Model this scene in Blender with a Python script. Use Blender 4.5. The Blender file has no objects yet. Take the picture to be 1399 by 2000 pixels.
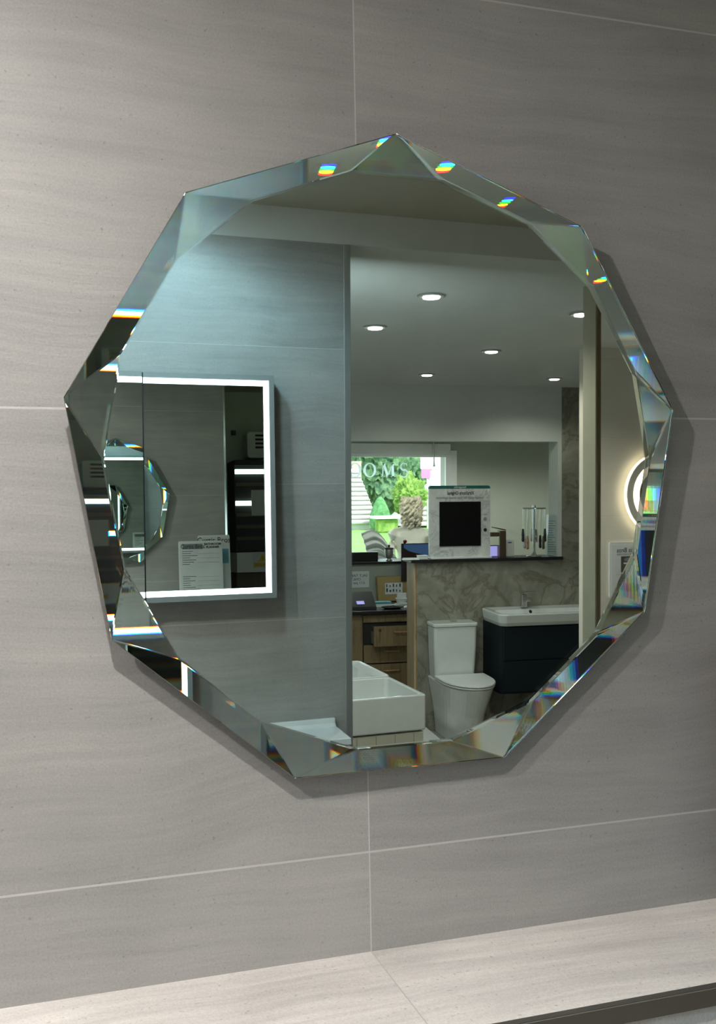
import bpy, bmesh, math, random
from mathutils import Vector, Matrix
random.seed(7)
S = bpy.context.scene
PI = math.pi
R = math.radians

# ------------------------------------------------------------------ camera, world, exposure
cam = bpy.data.cameras.new('camera')
cam_o = bpy.data.objects.new('camera', cam)
S.collection.objects.link(cam_o)
S.camera = cam_o
yaw, pit, rol = 0.3036, 0.0135, -0.0192
F = Vector((math.sin(yaw) * math.cos(pit), math.cos(yaw) * math.cos(pit), math.sin(pit)))
X0 = Vector((math.cos(yaw), -math.sin(yaw), 0))
U0 = X0.cross(F)
RX = X0 * math.cos(rol) + U0 * math.sin(rol)
UP = U0 * math.cos(rol) - X0 * math.sin(rol)
cam_o.matrix_world = Matrix(((RX.x, UP.x, -F.x, -0.293), (RX.y, UP.y, -F.y, -0.83), (RX.z, UP.z, -F.z, 1.715), (0, 0, 0, 1)))
cam.sensor_fit = 'HORIZONTAL'
cam.sensor_width = 36
cam.lens = 1937.9 / 1399 * 36
cam.clip_start = 0.01
cam.clip_end = 400

S.view_settings.view_transform = 'Standard'
S.view_settings.look = 'None'
S.view_settings.exposure = 0.0
S.view_settings.gamma = 1
S.view_settings.use_curve_mapping = False
S.render.engine = 'CYCLES'
S.cycles.max_bounces = 16
S.cycles.glossy_bounces = 12
S.cycles.transmission_bounces = 16
S.cycles.diffuse_bounces = 4
S.cycles.transparent_max_bounces = 12
S.cycles.caustics_reflective = False
S.cycles.caustics_refractive = False
S.cycles.sample_clamp_indirect = 6
S.cycles.use_denoising = True

world = bpy.data.worlds.new('world')
S.world = world
world.use_nodes = True
wb = world.node_tree.nodes['Background']
wb.inputs[0].default_value = (0.80, 0.93, 1.0, 1)
wb.inputs[1].default_value = 3.0

def light(name, kind, loc, power, color=(1, 1, 1), size=0.03, parent=None, spot=None, blend=0.6, rot=(0, 0, 0)):
    l = bpy.data.lights.new(name, kind)
    l.energy = power
    l.color = color
    if kind == 'SUN': l.angle = size
    elif kind == 'AREA': l.size = size
    else: l.shadow_soft_size = size
    if kind == 'SPOT':
        l.spot_size = R(spot or 120); l.spot_blend = blend
    o = bpy.data.objects.new(name, l)
    S.collection.objects.link(o)
    o.location = loc; o.rotation_euler = rot
    o.parent = parent
    return o

light('sun', 'SUN', (0, -40, 30), 5.0, (1, .97, .9), R(3), rot=(R(-38), R(18), 0))

# ------------------------------------------------------------------ materials
def nodes(name):
    m = bpy.data.materials.new(name); m.use_nodes = True
    nt = m.node_tree; b = nt.nodes['Principled BSDF']
    return m, nt, b
def rgba(c): return (c[0], c[1], c[2], 1)
def mat(name, col, rough=.5, metal=0, noise=0, scale=20, emit=None, estr=1, coat=0, spec=None):
    m, nt, b = nodes(name)
    b.inputs['Base Color'].default_value = rgba(col)
    b.inputs['Roughness'].default_value = rough
    b.inputs['Metallic'].default_value = metal
    if coat: b.inputs['Coat Weight'].default_value = coat; b.inputs['Coat Roughness'].default_value = .05
    if spec is not None: b.inputs['Specular IOR Level'].default_value = spec
    if emit:
        b.inputs['Emission Color'].default_value = rgba(emit); b.inputs['Emission Strength'].default_value = estr
    n = nt.nodes.new('ShaderNodeTexNoise'); n.inputs['Scale'].default_value = scale; n.inputs['Detail'].default_value = 4
    tc = nt.nodes.new('ShaderNodeTexCoord'); nt.links.new(tc.outputs['Object'], n.inputs['Vector'])
    k = noise if noise else .03
    r = nt.nodes.new('ShaderNodeValToRGB')
    r.color_ramp.elements[0].position = .3; r.color_ramp.elements[1].position = .7
    r.color_ramp.elements[0].color = rgba([c * (1 - k) for c in col]); r.color_ramp.elements[1].color = rgba([min(1, c * (1 + k)) for c in col])
    nt.links.new(n.outputs[0], r.inputs[0]); nt.links.new(r.outputs[0], b.inputs['Base Color'])
    return m

def M(nt, op, a, b=None, c=None):
    n = nt.nodes.new('ShaderNodeMath'); n.operation = op
    for i, v in enumerate((a, b, c)):
        if v is None: continue
        if isinstance(v, (int, float)): n.inputs[i].default_value = v
        else: nt.links.new(v, n.inputs[i])
    return n.outputs[0]
def mixc(nt, f, a, b):
    n = nt.nodes.new('ShaderNodeMix'); n.data_type = 'RGBA'
    if isinstance(f, (int, float)): n.inputs[0].default_value = f
    else: nt.links.new(f, n.inputs[0])
    for i, v in ((6, a), (7, b)):
        if isinstance(v, tuple): n.inputs[i].default_value = rgba(v)
        else: nt.links.new(v, n.inputs[i])
    return n.outputs[2]
def ramp(nt, src, stops):
    r = nt.nodes.new('ShaderNodeValToRGB'); e = r.color_ramp.elements
    while len(e) < len(stops): e.new(.5)
    for i, (p, c) in enumerate(stops): e[i].position = p; e[i].color = rgba(c)
    nt.links.new(src, r.inputs[0]); return r.outputs[0]
def noise(nt, vec, scale, detail=5, rough=.55, dist=0):
    n = nt.nodes.new('ShaderNodeTexNoise'); nt.links.new(vec, n.inputs['Vector'])
    n.inputs['Scale'].default_value = scale; n.inputs['Detail'].default_value = detail
    n.inputs['Roughness'].default_value = rough; n.inputs['Distortion'].default_value = dist
    return n.outputs[0]
def mapped(nt, vec, scale, loc=(0, 0, 0), rot=(0, 0, 0)):
    mp = nt.nodes.new('ShaderNodeMapping'); nt.links.new(vec, mp.inputs[0])
    mp.inputs['Scale'].default_value = scale; mp.inputs['Location'].default_value = loc; mp.inputs['Rotation'].default_value = rot
    return mp.outputs[0]

def tile_mat(name, h, z0, w, x0, base=(.362, .352, .336), grout=(.60, .58, .56), seed=0, axis='XZ', rough=.55, jw=.0011, hj=.0009, contrast=1.0):
    """large format sandstone-look tile: long wavy horizontal streaks, fine pits, thin pale joints (world position, metres)"""
    m, nt, b = nodes(name)
    g = nt.nodes.new('ShaderNodeNewGeometry'); pos = g.outputs['Position']
    sx = nt.nodes.new('ShaderNodeSeparateXYZ'); nt.links.new(pos, sx.inputs[0])
    px = sx.outputs['X']; pz = sx.outputs['Z'] if axis == 'XZ' else sx.outputs['Y']
    iz = M(nt, 'FLOOR', M(nt, 'DIVIDE', M(nt, 'SUBTRACT', pz, z0), h))
    ix = M(nt, 'FLOOR', M(nt, 'DIVIDE', M(nt, 'SUBTRACT', px, x0), w))
    off = nt.nodes.new('ShaderNodeCombineXYZ')
    nt.links.new(M(nt, 'ADD', M(nt, 'MULTIPLY', iz, 3.7), M(nt, 'MULTIPLY', ix, 7.9)), off.inputs[0])
    nt.links.new(M(nt, 'ADD', M(nt, 'MULTIPLY', iz, 1.3), M(nt, 'MULTIPLY', ix, 5.3)), off.inputs[1])
    off.inputs[2].default_value = seed
    va = nt.nodes.new('ShaderNodeVectorMath'); va.operation = 'ADD'
    nt.links.new(pos, va.inputs[0]); nt.links.new(off.outputs[0], va.inputs[1]); v = va.outputs[0]
    # warp
    wv = nt.nodes.new('ShaderNodeTexNoise'); wv.inputs['Scale'].default_value = 2.6; wv.inputs['Detail'].default_value = 2
    nt.links.new(v, wv.inputs['Vector'])
    vs = nt.nodes.new('ShaderNodeVectorMath'); vs.operation = 'SCALE'; vs.inputs[3].default_value = .10
    nt.links.new(wv.outputs['Color'], vs.inputs[0])
    v2 = nt.nodes.new('ShaderNodeVectorMath'); v2.operation = 'ADD'; nt.links.new(v, v2.inputs[0]); nt.links.new(vs.outputs[0], v2.inputs[1])
    sc = (2.2, 3, 26) if axis == 'XZ' else (2.2, 26, 3)
    streak = noise(nt, mapped(nt, v2.outputs[0], sc), 1.5, 6, .6)
    sc2 = (5, 6, 95) if axis == 'XZ' else (5, 95, 6)
    fine = noise(nt, mapped(nt, v2.outputs[0], sc2), 1.4, 5, .62)
    blot = noise(nt, v, 5, 4, .5)
    grain = noise(nt, v, 520, 3, .6)
    pits = noise(nt, v, 240, 2, .5)
    k = contrast
    s = M(nt, 'MULTIPLY', M(nt, 'SUBTRACT', streak, .5), .33 * k)
    s = M(nt, 'ADD', s, M(nt, 'MULTIPLY', M(nt, 'SUBTRACT', fine, .5), .20 * k))
    s = M(nt, 'ADD', s, M(nt, 'MULTIPLY', M(nt, 'SUBTRACT', blot, .5), .34 * k))
    s = M(nt, 'ADD', s, M(nt, 'MULTIPLY', M(nt, 'SUBTRACT', grain, .5), .34))
    s = M(nt, 'ADD', s, .5)
    lo = tuple(c * .62 for c in base); hi = tuple(min(1, c * 1.42) for c in base)
    hi = (hi[0] * 1.02, hi[1], hi[2] * .97)
    col = ramp(nt, s, [(0.2, lo), (.5, base), (.8, hi)])
    pit = ramp(nt, pits, [(.66, (0, 0, 0)), (.74, (1, 1, 1))])
    col = mixc(nt, M(nt, 'MULTIPLY', pit, .5), col, tuple(c * .45 for c in base))
    # joints
    dz = M(nt, 'ABSOLUTE', M(nt, 'SUBTRACT', M(nt, 'FRACT', M(nt, 'ADD', M(nt, 'DIVIDE', M(nt, 'SUBTRACT', pz, z0), h), .5)), .5))
    dx = M(nt, 'ABSOLUTE', M(nt, 'SUBTRACT', M(nt, 'FRACT', M(nt, 'ADD', M(nt, 'DIVIDE', M(nt, 'SUBTRACT', px, x0), w), .5)), .5))
    jz = M(nt, 'LESS_THAN', dz, hj / h); jx = M(nt, 'LESS_THAN', dx, jw / 2 / w)
    j = M(nt, 'MULTIPLY', M(nt, 'MAXIMUM', jz, jx), .8)
    col = mixc(nt, j, col, grout)
    nt.links.new(col, b.inputs['Base Color'])
    b.inputs['Roughness'].default_value = rough
    bp = nt.nodes.new('ShaderNodeBump'); bp.inputs['Strength'].default_value = .22; bp.inputs['Distance'].default_value = .002
    nt.links.new(M(nt, 'ADD', fine, M(nt, 'MULTIPLY', grain, .4)), bp.inputs['Height']); nt.links.new(bp.outputs[0], b.inputs['Normal'])
    return m

def marble_mat(name, a, bcol, vein, scale=3, rough=.3):
    m, nt, b = nodes(name)
    tc = nt.nodes.new('ShaderNodeNewGeometry'); v = tc.outputs['Position']
    n1 = noise(nt, mapped(nt, v, (1, 1, .6), rot=(0, .5, 0)), scale, 8, .62, 1.6)
    n2 = noise(nt, mapped(nt, v, (1, 1, 1), loc=(3, 1, 2), rot=(0, -.6, 0)), scale * .7, 7, .6, 2.2)
    n3 = noise(nt, v, scale * 6, 6, .7, .5)
    col = mixc(nt, ramp(nt, n1, [(.35, (0, 0, 0)), (.65, (1, 1, 1))]), a, bcol)
    v1 = ramp(nt, n2, [(.455, (0, 0, 0)), (.49, (1, 1, 1)), (.53, (0, 0, 0))])
    v2 = ramp(nt, n1, [(.60, (0, 0, 0)), (.63, (1, 1, 1)), (.68, (0, 0, 0))])
    col = mixc(nt, M(nt, 'MULTIPLY', v1, .7), col, vein)
    col = mixc(nt, M(nt, 'MULTIPLY', v2, .45), col, tuple(min(1, c * 1.5) for c in a))
    col = mixc(nt, M(nt, 'MULTIPLY', ramp(nt, n3, [(.45, (0, 0, 0)), (.75, (1, 1, 1))]), .35), col, tuple(c * .6 for c in a))
    nt.links.new(col, b.inputs['Base Color']); b.inputs['Roughness'].default_value = rough
    return m

def wood_mat(name, a, bcol, rot=(0, 0, 0), scale=6, stretch=(1, 1, .06), rough=.5, knots=True):
    m, nt, b = nodes(name)
    tc = nt.nodes.new('ShaderNodeTexCoord'); v = mapped(nt, tc.outputs['Object'], stretch, rot=rot)
    n1 = noise(nt, v, scale * 6, 5, .6, .6); n2 = noise(nt, v, scale * 30, 4, .6, .2)
    f = M(nt, 'ADD', M(nt, 'MULTIPLY', n1, .7), M(nt, 'MULTIPLY', n2, .3))
    nt.links.new(ramp(nt, f, [(.36, a), (.52, bcol), (.6, tuple(c * .8 for c in a)), (.68, bcol)]), b.inputs['Base Color'])
    b.inputs['Roughness'].default_value = rough
    return m

def leaf_mat(name, dark, lite, scale=3):
    m, nt, b = nodes(name)
    tc = nt.nodes.new('ShaderNodeTexCoord'); v = tc.outputs['Object']
    n1 = noise(nt, v, scale, 8, .7)
    nt.links.new(ramp(nt, n1, [(.35, dark), (.62, lite)]), b.inputs['Base Color'])
    b.inputs['Roughness'].default_value = .8
    return m

def glass_plain(name, ior=1.52):
    m = bpy.data.materials.new(name); m.use_nodes = True; nt = m.node_tree
    nt.nodes.remove(nt.nodes['Principled BSDF'])
    g = nt.nodes.new('ShaderNodeBsdfGlass'); g.inputs['Roughness'].default_value = 0; g.inputs['IOR'].default_value = ior
    g.inputs['Color'].default_value = (.985, .995, .99, 1)
    nt.links.new(g.outputs[0], nt.nodes['Material Output'].inputs[0])
    return m, nt, g
def glass_facet(name):
    """cut glass with dispersion: the three colours enter at slightly different refractive indices"""
    m, nt, g = glass_plain(name)
    out = nt.nodes['Material Output']
    prev = None
    for c, n in (((.5, 0, 0), 1.507), ((.5, .28, 0), 1.513), ((0, .44, 0), 1.52), ((0, .28, .5), 1.527), ((0, 0, .5), 1.534)):
        r = nt.nodes.new('ShaderNodeBsdfRefraction'); r.inputs['Color'].default_value = rgba(c); r.inputs['Roughness'].default_value = 0
        r.inputs['IOR'].default_value = n
        if prev is None: prev = r.outputs[0]
        else:
            a2 = nt.nodes.new('ShaderNodeAddShader'); nt.links.new(prev, a2.inputs[0]); nt.links.new(r.outputs[0], a2.inputs[1]); prev = a2.outputs[0]
    fr = nt.nodes.new('ShaderNodeFresnel'); fr.inputs['IOR'].default_value = 1.52
    gl = nt.nodes.new('ShaderNodeBsdfGlossy'); gl.inputs['Roughness'].default_value = 0
    mx = nt.nodes.new('ShaderNodeMixShader'); nt.links.new(fr.outputs[0], mx.inputs[0]); nt.links.new(prev, mx.inputs[1]); nt.links.new(gl.outputs[0], mx.inputs[2])
    geo = nt.nodes.new('ShaderNodeNewGeometry')
    mb = nt.nodes.new('ShaderNodeMixShader'); nt.links.new(geo.outputs['Backfacing'], mb.inputs[0])
    nt.links.new(mx.outputs[0], mb.inputs[1]); nt.links.new(g.outputs[0], mb.inputs[2]); nt.links.new(mb.outputs[0], out.inputs[0])
    return m
def pane_mat(name, tint=(1, 1, 1), gloss=.06):
    m = bpy.data.materials.new(name); m.use_nodes = True; nt = m.node_tree
    nt.nodes.remove(nt.nodes['Principled BSDF'])
    t = nt.nodes.new('ShaderNodeBsdfTransparent'); t.inputs[0].default_value = rgba(tint)
    g = nt.nodes.new('ShaderNodeBsdfGlossy'); g.inputs['Roughness'].default_value = .02
    mx = nt.nodes.new('ShaderNodeMixShader'); mx.inputs[0].default_value = gloss
    nt.links.new(t.outputs[0], mx.inputs[1]); nt.links.new(g.outputs[0], mx.inputs[2]); nt.links.new(mx.outputs[0], nt.nodes['Material Output'].inputs[0])
    return m

TH = .384
m_tile = tile_mat('sandstone_tile', TH, 1.8135, 1.2, -.0285)
m_tile_rear = tile_mat('sandstone_tile_rear', .384, 1.749, 1.2, -.62, seed=4, hj=.0007)
m_ledge = tile_mat('sandstone_tile_ledge', .9, .2, .6, -.0285, seed=9, contrast=1.5, axis='XY', grout=(.5, .47, .44), base=(.72, .67, .63))
m_plaster = mat('white_plaster', (.60, .61, .58), .85, noise=.02)
m_ceil_dim = mat('ceiling_paint_dimmed', (.50, .465, .37), .9, noise=.02)  # ceiling paint darkened to olive to hold the bay's dim light
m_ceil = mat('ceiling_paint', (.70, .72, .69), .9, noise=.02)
m_olive = mat('grey_green_paint', (.42, .44, .38), .9, noise=.02)
m_cream = mat('cream_tile', (.72, .67, .58), .45, noise=.02)
m_floor = tile_mat('floor_tile', .6, 0, .6, 0, axis='XY', base=(.30, .28, .25), seed=2)
m_marble = marble_mat('grey_green_marble', (.20, .195, .155), (.36, .345, .285), (.13, .115, .075), 2.6, .35)
m_marble_white = marble_mat('white_marble_print', (.62, .62, .60), (.70, .70, .68), (.36, .36, .36), 5, .4)
m_black = mat('black_gloss', (.012, .012, .014), .25)
m_blackm = mat('black_matt', (.018, .018, .02), .6)
m_navy = mat('dark_blue_matt_lacquer', (.006, .012, .016), .5, spec=.25)
m_chrome = mat('chrome', (.75, .76, .77), .12, 1)
m_alu = mat('brushed_aluminium', (.52, .53, .52), .38, .7)
m_darkmetal = mat('dark_metal_trim', (.34, .33, .30), .28, 1)
m_ceramic = mat('white_ceramic', (.74, .76, .74), .12, coat=.5)
m_white = mat('white_plastic', (.78, .78, .76), .4)
m_paper = mat('white_paper', (.72, .73, .72), .7)
m_ink = mat('dark_ink', (.05, .05, .055), .6)
m_inkg = mat('grey_ink', (.25, .26, .27), .6)
m_green = mat('dark_green_print', (.01, .12, .10), .5)
m_pine = wood_mat('pale_pine', (.42, .31, .19), (.54, .42, .28))
m_pined = wood_mat('orange_pine', (.30, .17, .06), (.40, .24, .10))
m_oak = wood_mat('oak_veneer', (.17, .115, .055), (.25, .175, .09), rot=(0, R(90), 0))
m_oakd = wood_mat('oak_handle', (.36, .20, .10), (.46, .27, .14))
m_card = mat('kraft_cardboard', (.42, .31, .13), .8, noise=.06)
m_bronze = mat('brushed_bronze', (.20, .16, .12), .3, 1)
m_silver = mat('mirror_silver', (.80, .875, .84), 0, 1)
m_backing = mat('dark_backing', (.03, .03, .03), .7)
m_led = mat('cool_led', (1, 1, 1), .5, emit=(.88, .91, 1.0), estr=5)
m_ledwarm = mat('warm_led', (1, 1, 1), .5, emit=(1.0, .82, .56), estr=5)
m_edge = mat('grey_satin_edge', (.24, .255, .25), .5)
m_frost = mat('frosted_glass', (.62, .58, .50), .5)
m_liner = mat('lining_wood', (.36, .335, .245), .6, noise=.05)
m_ledgreen = mat('display_led', (1, 1, 1), .5, emit=(.88, 1.0, .85), estr=2.6)
m_lamp = mat('lamp_lens', (1, 1, 1), .5, emit=(1.0, .95, .85), estr=22)
m_lampc = mat('lamp_lens_cool', (1, 1, 1), .5, emit=(.75, .93, 1.0), estr=22)
m_screen = mat('lit_screen', (.2, .2, .4), .3, emit=(.42, .38, .85), estr=.9)
m_wallpaper = mat('dark_poster_screen', (.03, .05, .10), .4, emit=(.03, .07, .16), estr=.8)
m_stone = mat('white_plaster_statue', (.80, .79, .70), .7, noise=.03)
m_stoneh = mat('cream_plaster_hair', (.74, .68, .53), .75, noise=.06)
m_shell = mat('pale_grey_plaster', (.72, .76, .75), .7, noise=.03)
m_red = mat('dark_red', (.28, .02, .03), .5)
m_yellow = mat('warning_yellow', (.75, .52, .02), .5)
m_blue = mat('blue_print', (.02, .14, .30), .5)
m_teal = mat('teal_card', (.10, .30, .36), .4)
m_grass = leaf_mat('grass', (.12, .30, .05), (.24, .42, .10), 2)
m_tree = leaf_mat('tree_leaves', (.02, .09, .05), (.20, .34, .16), 2.2)
m_tree2 = leaf_mat('bright_leaves', (.10, .22, .03), (.32, .46, .11), 2.2)
m_cone = leaf_mat('conifer_leaves', (.06, .20, .06), (.16, .36, .15), 5)
m_rooft = mat('pale_roof_tile', (.62, .56, .54), .8, noise=.1, scale=4)
m_brick = mat('pink_brick', (.70, .46, .40), .85, noise=.12, scale=8)
m_render = mat('white_render', (.85, .86, .84), .8)
m_pink = mat('pink_sign', (.90, .25, .50), .5)
m_glassflat, _, _ = glass_plain('mirror_glass')
m_facet = glass_facet('cut_mirror_glass')
m_pane = pane_mat('window_pane')
m_acrylic = pane_mat('clear_acrylic', (.95, .98, .98), .12)
m_letter = bpy.data.materials.new('white_vinyl'); m_letter.use_nodes = True
_nt = m_letter.node_tree; _t = _nt.nodes.new('ShaderNodeBsdfTranslucent'); _t.inputs[0].default_value = (.8, .88, .88, 1)
_d = _nt.nodes['Principled BSDF']; _d.inputs['Base Color'].default_value = (.85, .9, .9, 1); _m = _nt.nodes.new('ShaderNodeMixShader'); _m.inputs[0].default_value = .75
_nt.links.new(_d.outputs[0], _m.inputs[1]); _nt.links.new(_t.outputs[0], _m.inputs[2]); _nt.links.new(_m.outputs[0], _nt.nodes['Material Output'].inputs[0])

# ------------------------------------------------------------------ mesh helpers
C = S.collection
def bm_new(): return bmesh.new()
def bx(bm, x0, x1, y0, y1, z0, z1, mi=0):
    vs = [bm.verts.new(p) for p in ((x0, y0, z0), (x1, y0, z0), (x1, y1, z0), (x0, y1, z0), (x0, y0, z1), (x1, y0, z1), (x1, y1, z1), (x0, y1, z1))]
    for f in ((3, 2, 1, 0), (4, 5, 6, 7), (0, 1, 5, 4), (1, 2, 6, 5), (2, 3, 7, 6), (3, 0, 4, 7)):
        fc = bm.faces.new([vs[i] for i in f]); fc.material_index = mi
    return bm
def loft(bm, rings, cap=True, mi=0):
    rv = [[bm.verts.new(p) for p in r] for r in rings]
    n = len(rv[0])
    for a, b in zip(rv, rv[1:]):
        for i in range(n):
            f = bm.faces.new((a[i], a[(i + 1) % n], b[(i + 1) % n], b[i])); f.material_index = mi
    if cap:
        bm.faces.new(rv[0][::-1]).material_index = mi; bm.faces.new(rv[-1]).material_index = mi
    return bm
def circ(c, r, n=24, axis='Z', ry=None):
    ry = r if ry is None else ry; out = []
    for i in range(n):
        a = 2 * PI * i / n; u, v = r * math.cos(a), ry * math.sin(a)
        if axis == 'Z': out.append((c[0] + u, c[1] + v, c[2]))
        elif axis == 'Y': out.append((c[0] + u, c[1], c[2] + v))
        else: out.append((c[0], c[1] + u, c[2] + v))
    return out
def lathe(bm, c, prof, n=24):
    return loft(bm, [circ((c[0], c[1], c[2] + z), max(r, .0002), n) for r, z in prof])
def tube(bm, pts, r, n=8, mi=0):
    pts = [Vector(p) for p in pts]; rings = []
    rr = r if isinstance(r, (list, tuple)) else [r] * len(pts)
    for i, p in enumerate(pts):
        t = (pts[min(i + 1, len(pts) - 1)] - pts[max(i - 1, 0)]).normalized()
        a = t.cross(Vector((0, 0, 1)) if abs(t.z) < .9 else Vector((1, 0, 0))).normalized(); b = t.cross(a)
        rings.append([p + (a * math.cos(2 * PI * k / n) + b * math.sin(2 * PI * k / n)) * rr[i] for k in range(n)])
    return loft(bm, rings, mi=mi)
def prism(bm, pts, y0, y1, plane='XZ'):
    def q(p, d): return (p[0], d, p[1]) if plane == 'XZ' else ((p[0], p[1], d) if plane == 'XY' else (d, p[0], p[1]))
    return loft(bm, [[q(p, y0) for p in pts], [q(p, y1) for p in pts]])
def rrect(w, h, r, n=6, cx=0, cy=0):
    out = []
    for sx, sy, a0 in ((1, 1, 0), (-1, 1, 90), (-1, -1, 180), (1, -1, 270)):
        for k in range(n + 1):
            a = R(a0 + 90 * k / n); out.append((cx + sx * (w / 2 - r) + r * math.cos(a), cy + sy * (h / 2 - r) + r * math.sin(a)))
    return out
def obj(name, bm, mats, parent=None, smooth=False, bevel=0, seg=2, sub=0, loc=None):
    bmesh.ops.recalc_face_normals(bm, faces=bm.faces)
    me = bpy.data.meshes.new(name); bm.to_mesh(me); bm.free()
    for m in (mats if isinstance(mats, (list, tuple)) else [mats]): me.materials.append(m)
    if smooth:
        for p in me.polygons: p.use_smooth = True
    o = bpy.data.objects.new(name, me); C.objects.link(o); o.parent = parent
    if loc: o.location = loc
    if bevel:
        md = o.modifiers.new('bevel', 'BEVEL'); md.width = bevel; md.segments = seg; md.limit_method = 'ANGLE'; md.angle_limit = R(40)
    if sub:
        md = o.modifiers.new('sub', 'SUBSURF'); md.levels = sub; md.render_levels = sub
    return o
def tag(o, label, cat=None, group=None, kind=None):
    if label: o['label'] = label
    if cat: o['category'] = cat
    if group: o['group'] = group
    if kind: o['kind'] = kind
    return o
def thing(name, label, cat, loc=(0, 0, 0), rz=0, group=None, rot=None):
    o = bpy.data.objects.new(name, None); C.objects.link(o); o.empty_display_size = .1
    o.location = loc; o.rotation_euler = rot if rot else (0, 0, rz)
    return tag(o, label, cat, group)
def struct(name, bm, m, label=None, **k):
    o = obj(name, bm, m, **k); o['kind'] = 'structure'; o['label'] = label or name.replace('_', ' '); return o
def text(name, s, size, m, parent, loc, face='+y', align='CENTER', ext=.0003, bold=0, sx=1, width=None):
    """lettering in the parent's frame; face is the direction it is read from"""
    c = bpy.data.curves.new(name, 'FONT'); c.body = s; c.size = size; c.align_x = align; c.align_y = 'CENTER'; c.extrude = ext; c.offset = bold; c.resolution_u = 3
    t = bpy.data.objects.new(name, c); C.objects.link(t)
    bpy.context.view_layer.update()
    me = bpy.data.meshes.new_from_object(t.evaluated_get(bpy.context.evaluated_depsgraph_get()))
    bpy.data.objects.remove(t); me.materials.clear(); me.materials.append(m)
    if width:
        xs = [v.co.x for v in me.vertices]; sx = width / (max(xs) - min(xs))
    for v in me.vertices: v.co.x *= sx
    o = bpy.data.objects.new(name, me); C.objects.link(o); o.parent = parent; o.location = loc
    o.rotation_euler = (R(90), 0, R(180)) if face == '+y' else (R(90), 0, 0)
    return o
def copy_tree(o, parent=None):
    c = o.copy(); C.objects.link(c); c.parent = parent
    for ch in list(o.children): copy_tree(ch, c)
    return c

# ------------------------------------------------------------------ room shell
ZC, ZB = 2.432, 2.524          # showroom ceiling, bay ceiling
YW = -1.928                     # tiled wall opposite the mirror
LX = -1.45
struct('floor', bx(bm_new(), LX - .1, 6.3, -9.2, 2.0, -.1, 0), m_floor, 'stone-look tiled showroom floor')
struct('wall_front', bx(bm_new(), LX, .530, 0, .10, 0, ZB), m_tile, 'sandstone tiled wall the faceted mirror hangs on')
struct('trim_1', bx(bm_new(), .530, .541, -.004, .102, 0, ZB), m_chrome, 'chrome edge strip at the end of the mirror wall', bevel=.001)
struct('wall_left', bx(bm_new(), LX - .1, LX, -9.2, 2.0, 0, 2.7), m_plaster, 'white side wall')
struct('wall_rear', bx(bm_new(), LX, .574, YW - .10, YW, 0, ZC), m_tile_rear, 'sandstone tiled wall facing the mirror')
struct('trim_2', bx(bm_new(), .574, .594, YW - .104, YW + .003, 0, ZC), m_alu, 'grey metal edge strip at the end of the rear tiled wall', bevel=.001)
struct('ceiling', bx(bm_new(), LX, 6.3, YW, 2.0, ZB, ZB + .1), m_ceil_dim, 'painted ceiling over the mirror bay')
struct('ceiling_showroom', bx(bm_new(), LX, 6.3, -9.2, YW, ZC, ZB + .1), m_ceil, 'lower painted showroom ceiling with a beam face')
struct('wall_right', bx(bm_new(), 6.2, 6.3, -9.2, 2.0, 0, 2.7), m_plaster, 'right showroom wall')
struct('wall_back', bx(bm_new(), LX, 6.3, 1.50, 1.6, 0, ZB), m_plaster, 'far wall behind the mirror wall')

# tiled ledge below the mirror
LZ = 1.343
struct('wall_front_ledge', bx(bm_new(), LX, .530, -.151, 0, 0, LZ), [m_ledge], 'tiled box ledge running below the mirror')
struct('trim_3', bx(bm_new(), LX, .530, -.158, -.1500, LZ - .014, LZ + .0008), m_darkmetal, 'dark metal strip along the front edge of the ledge', bevel=.0008)

# cream tiled wall with the round lit mirror
struct('wall_cream', bx(bm_new(), 2.43, 4.4, -3.70, -3.60, 0, ZC), tile_mat('cream_wall_tile', .40, 1.989 - .013, 1.2, 3.6, base=(.76, .69, .59), grout=(.58, .54, .47), seed=3, contrast=.25, hj=.0008), 'cream tiled display wall carrying the round lit mirror')
struct('trim_4', bx(bm_new(), 1.565, 1.569, -2.262, -2.182, 0, ZC), m_liner, 'pale wooden door lining board')
struct('trim_5', bx(bm_new(), 1.569, 1.585, -2.262, -2.180, 0, ZC), m_oak, 'brown edge of the wooden door lining')

# ------------------------------------------------------------------ back zone (turned six degrees)
A6 = R(6)
def BL(u, o, z=0):   # local point -> world
    return (2.45 + u * math.cos(A6) - o * math.sin(A6), -5.62 + u * math.sin(A6) + o * math.cos(A6), z)
def bstruct(name, bm, m, label, **k):
    o = struct(name, bm, m, label, **k); o.location = (2.45, -5.62, 0); o.rotation_euler = (0, 0, A6); return o
bstruct('wall_header', bx(bm_new(), -2.9, .935, -.16, 0, 2.040, ZC), m_plaster, 'plastered header wall over the serving opening')
bstruct('wall_jamb', bx(bm_new(), .925, .955, -.16, -.001, 1.0, ZC), m_plaster, 'white side of the opening beside the marble wall')
bstruct('wall_marble', bx(bm_new(), .955, 3.6, -.16, 0.002, 0, ZC), m_marble, 'tall grey marble clad wall behind the vanity')
bstruct('wall_half', bx(bm_new(), -.137, .955, -.18, 0, 0, 1.190), m_marble, 'half height marble clad wall behind the toilet')
post = bstruct('trim_6', bx(bm_new(), -.158, -.146, -.18, 0.001, 0, 1.188), m_pine, 'pale pine end board of the marble half wall')
bstruct('trim_7', bx(bm_new(), -.146, -.137, -.18, 0.002, 0, 1.188), m_pined, 'pine corner post of the marble half wall')
worktop = obj('wall_capping', bx(bm_new(), -.185, .954, -.20, .03, 1.190, 1.212), m_black, bevel=.002); worktop.location = (2.45, -5.62, 0); worktop.rotation_euler = (0, 0, A6)
tag(worktop, 'black stone capping lying along the top of the marble half wall', 'counter top')

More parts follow.
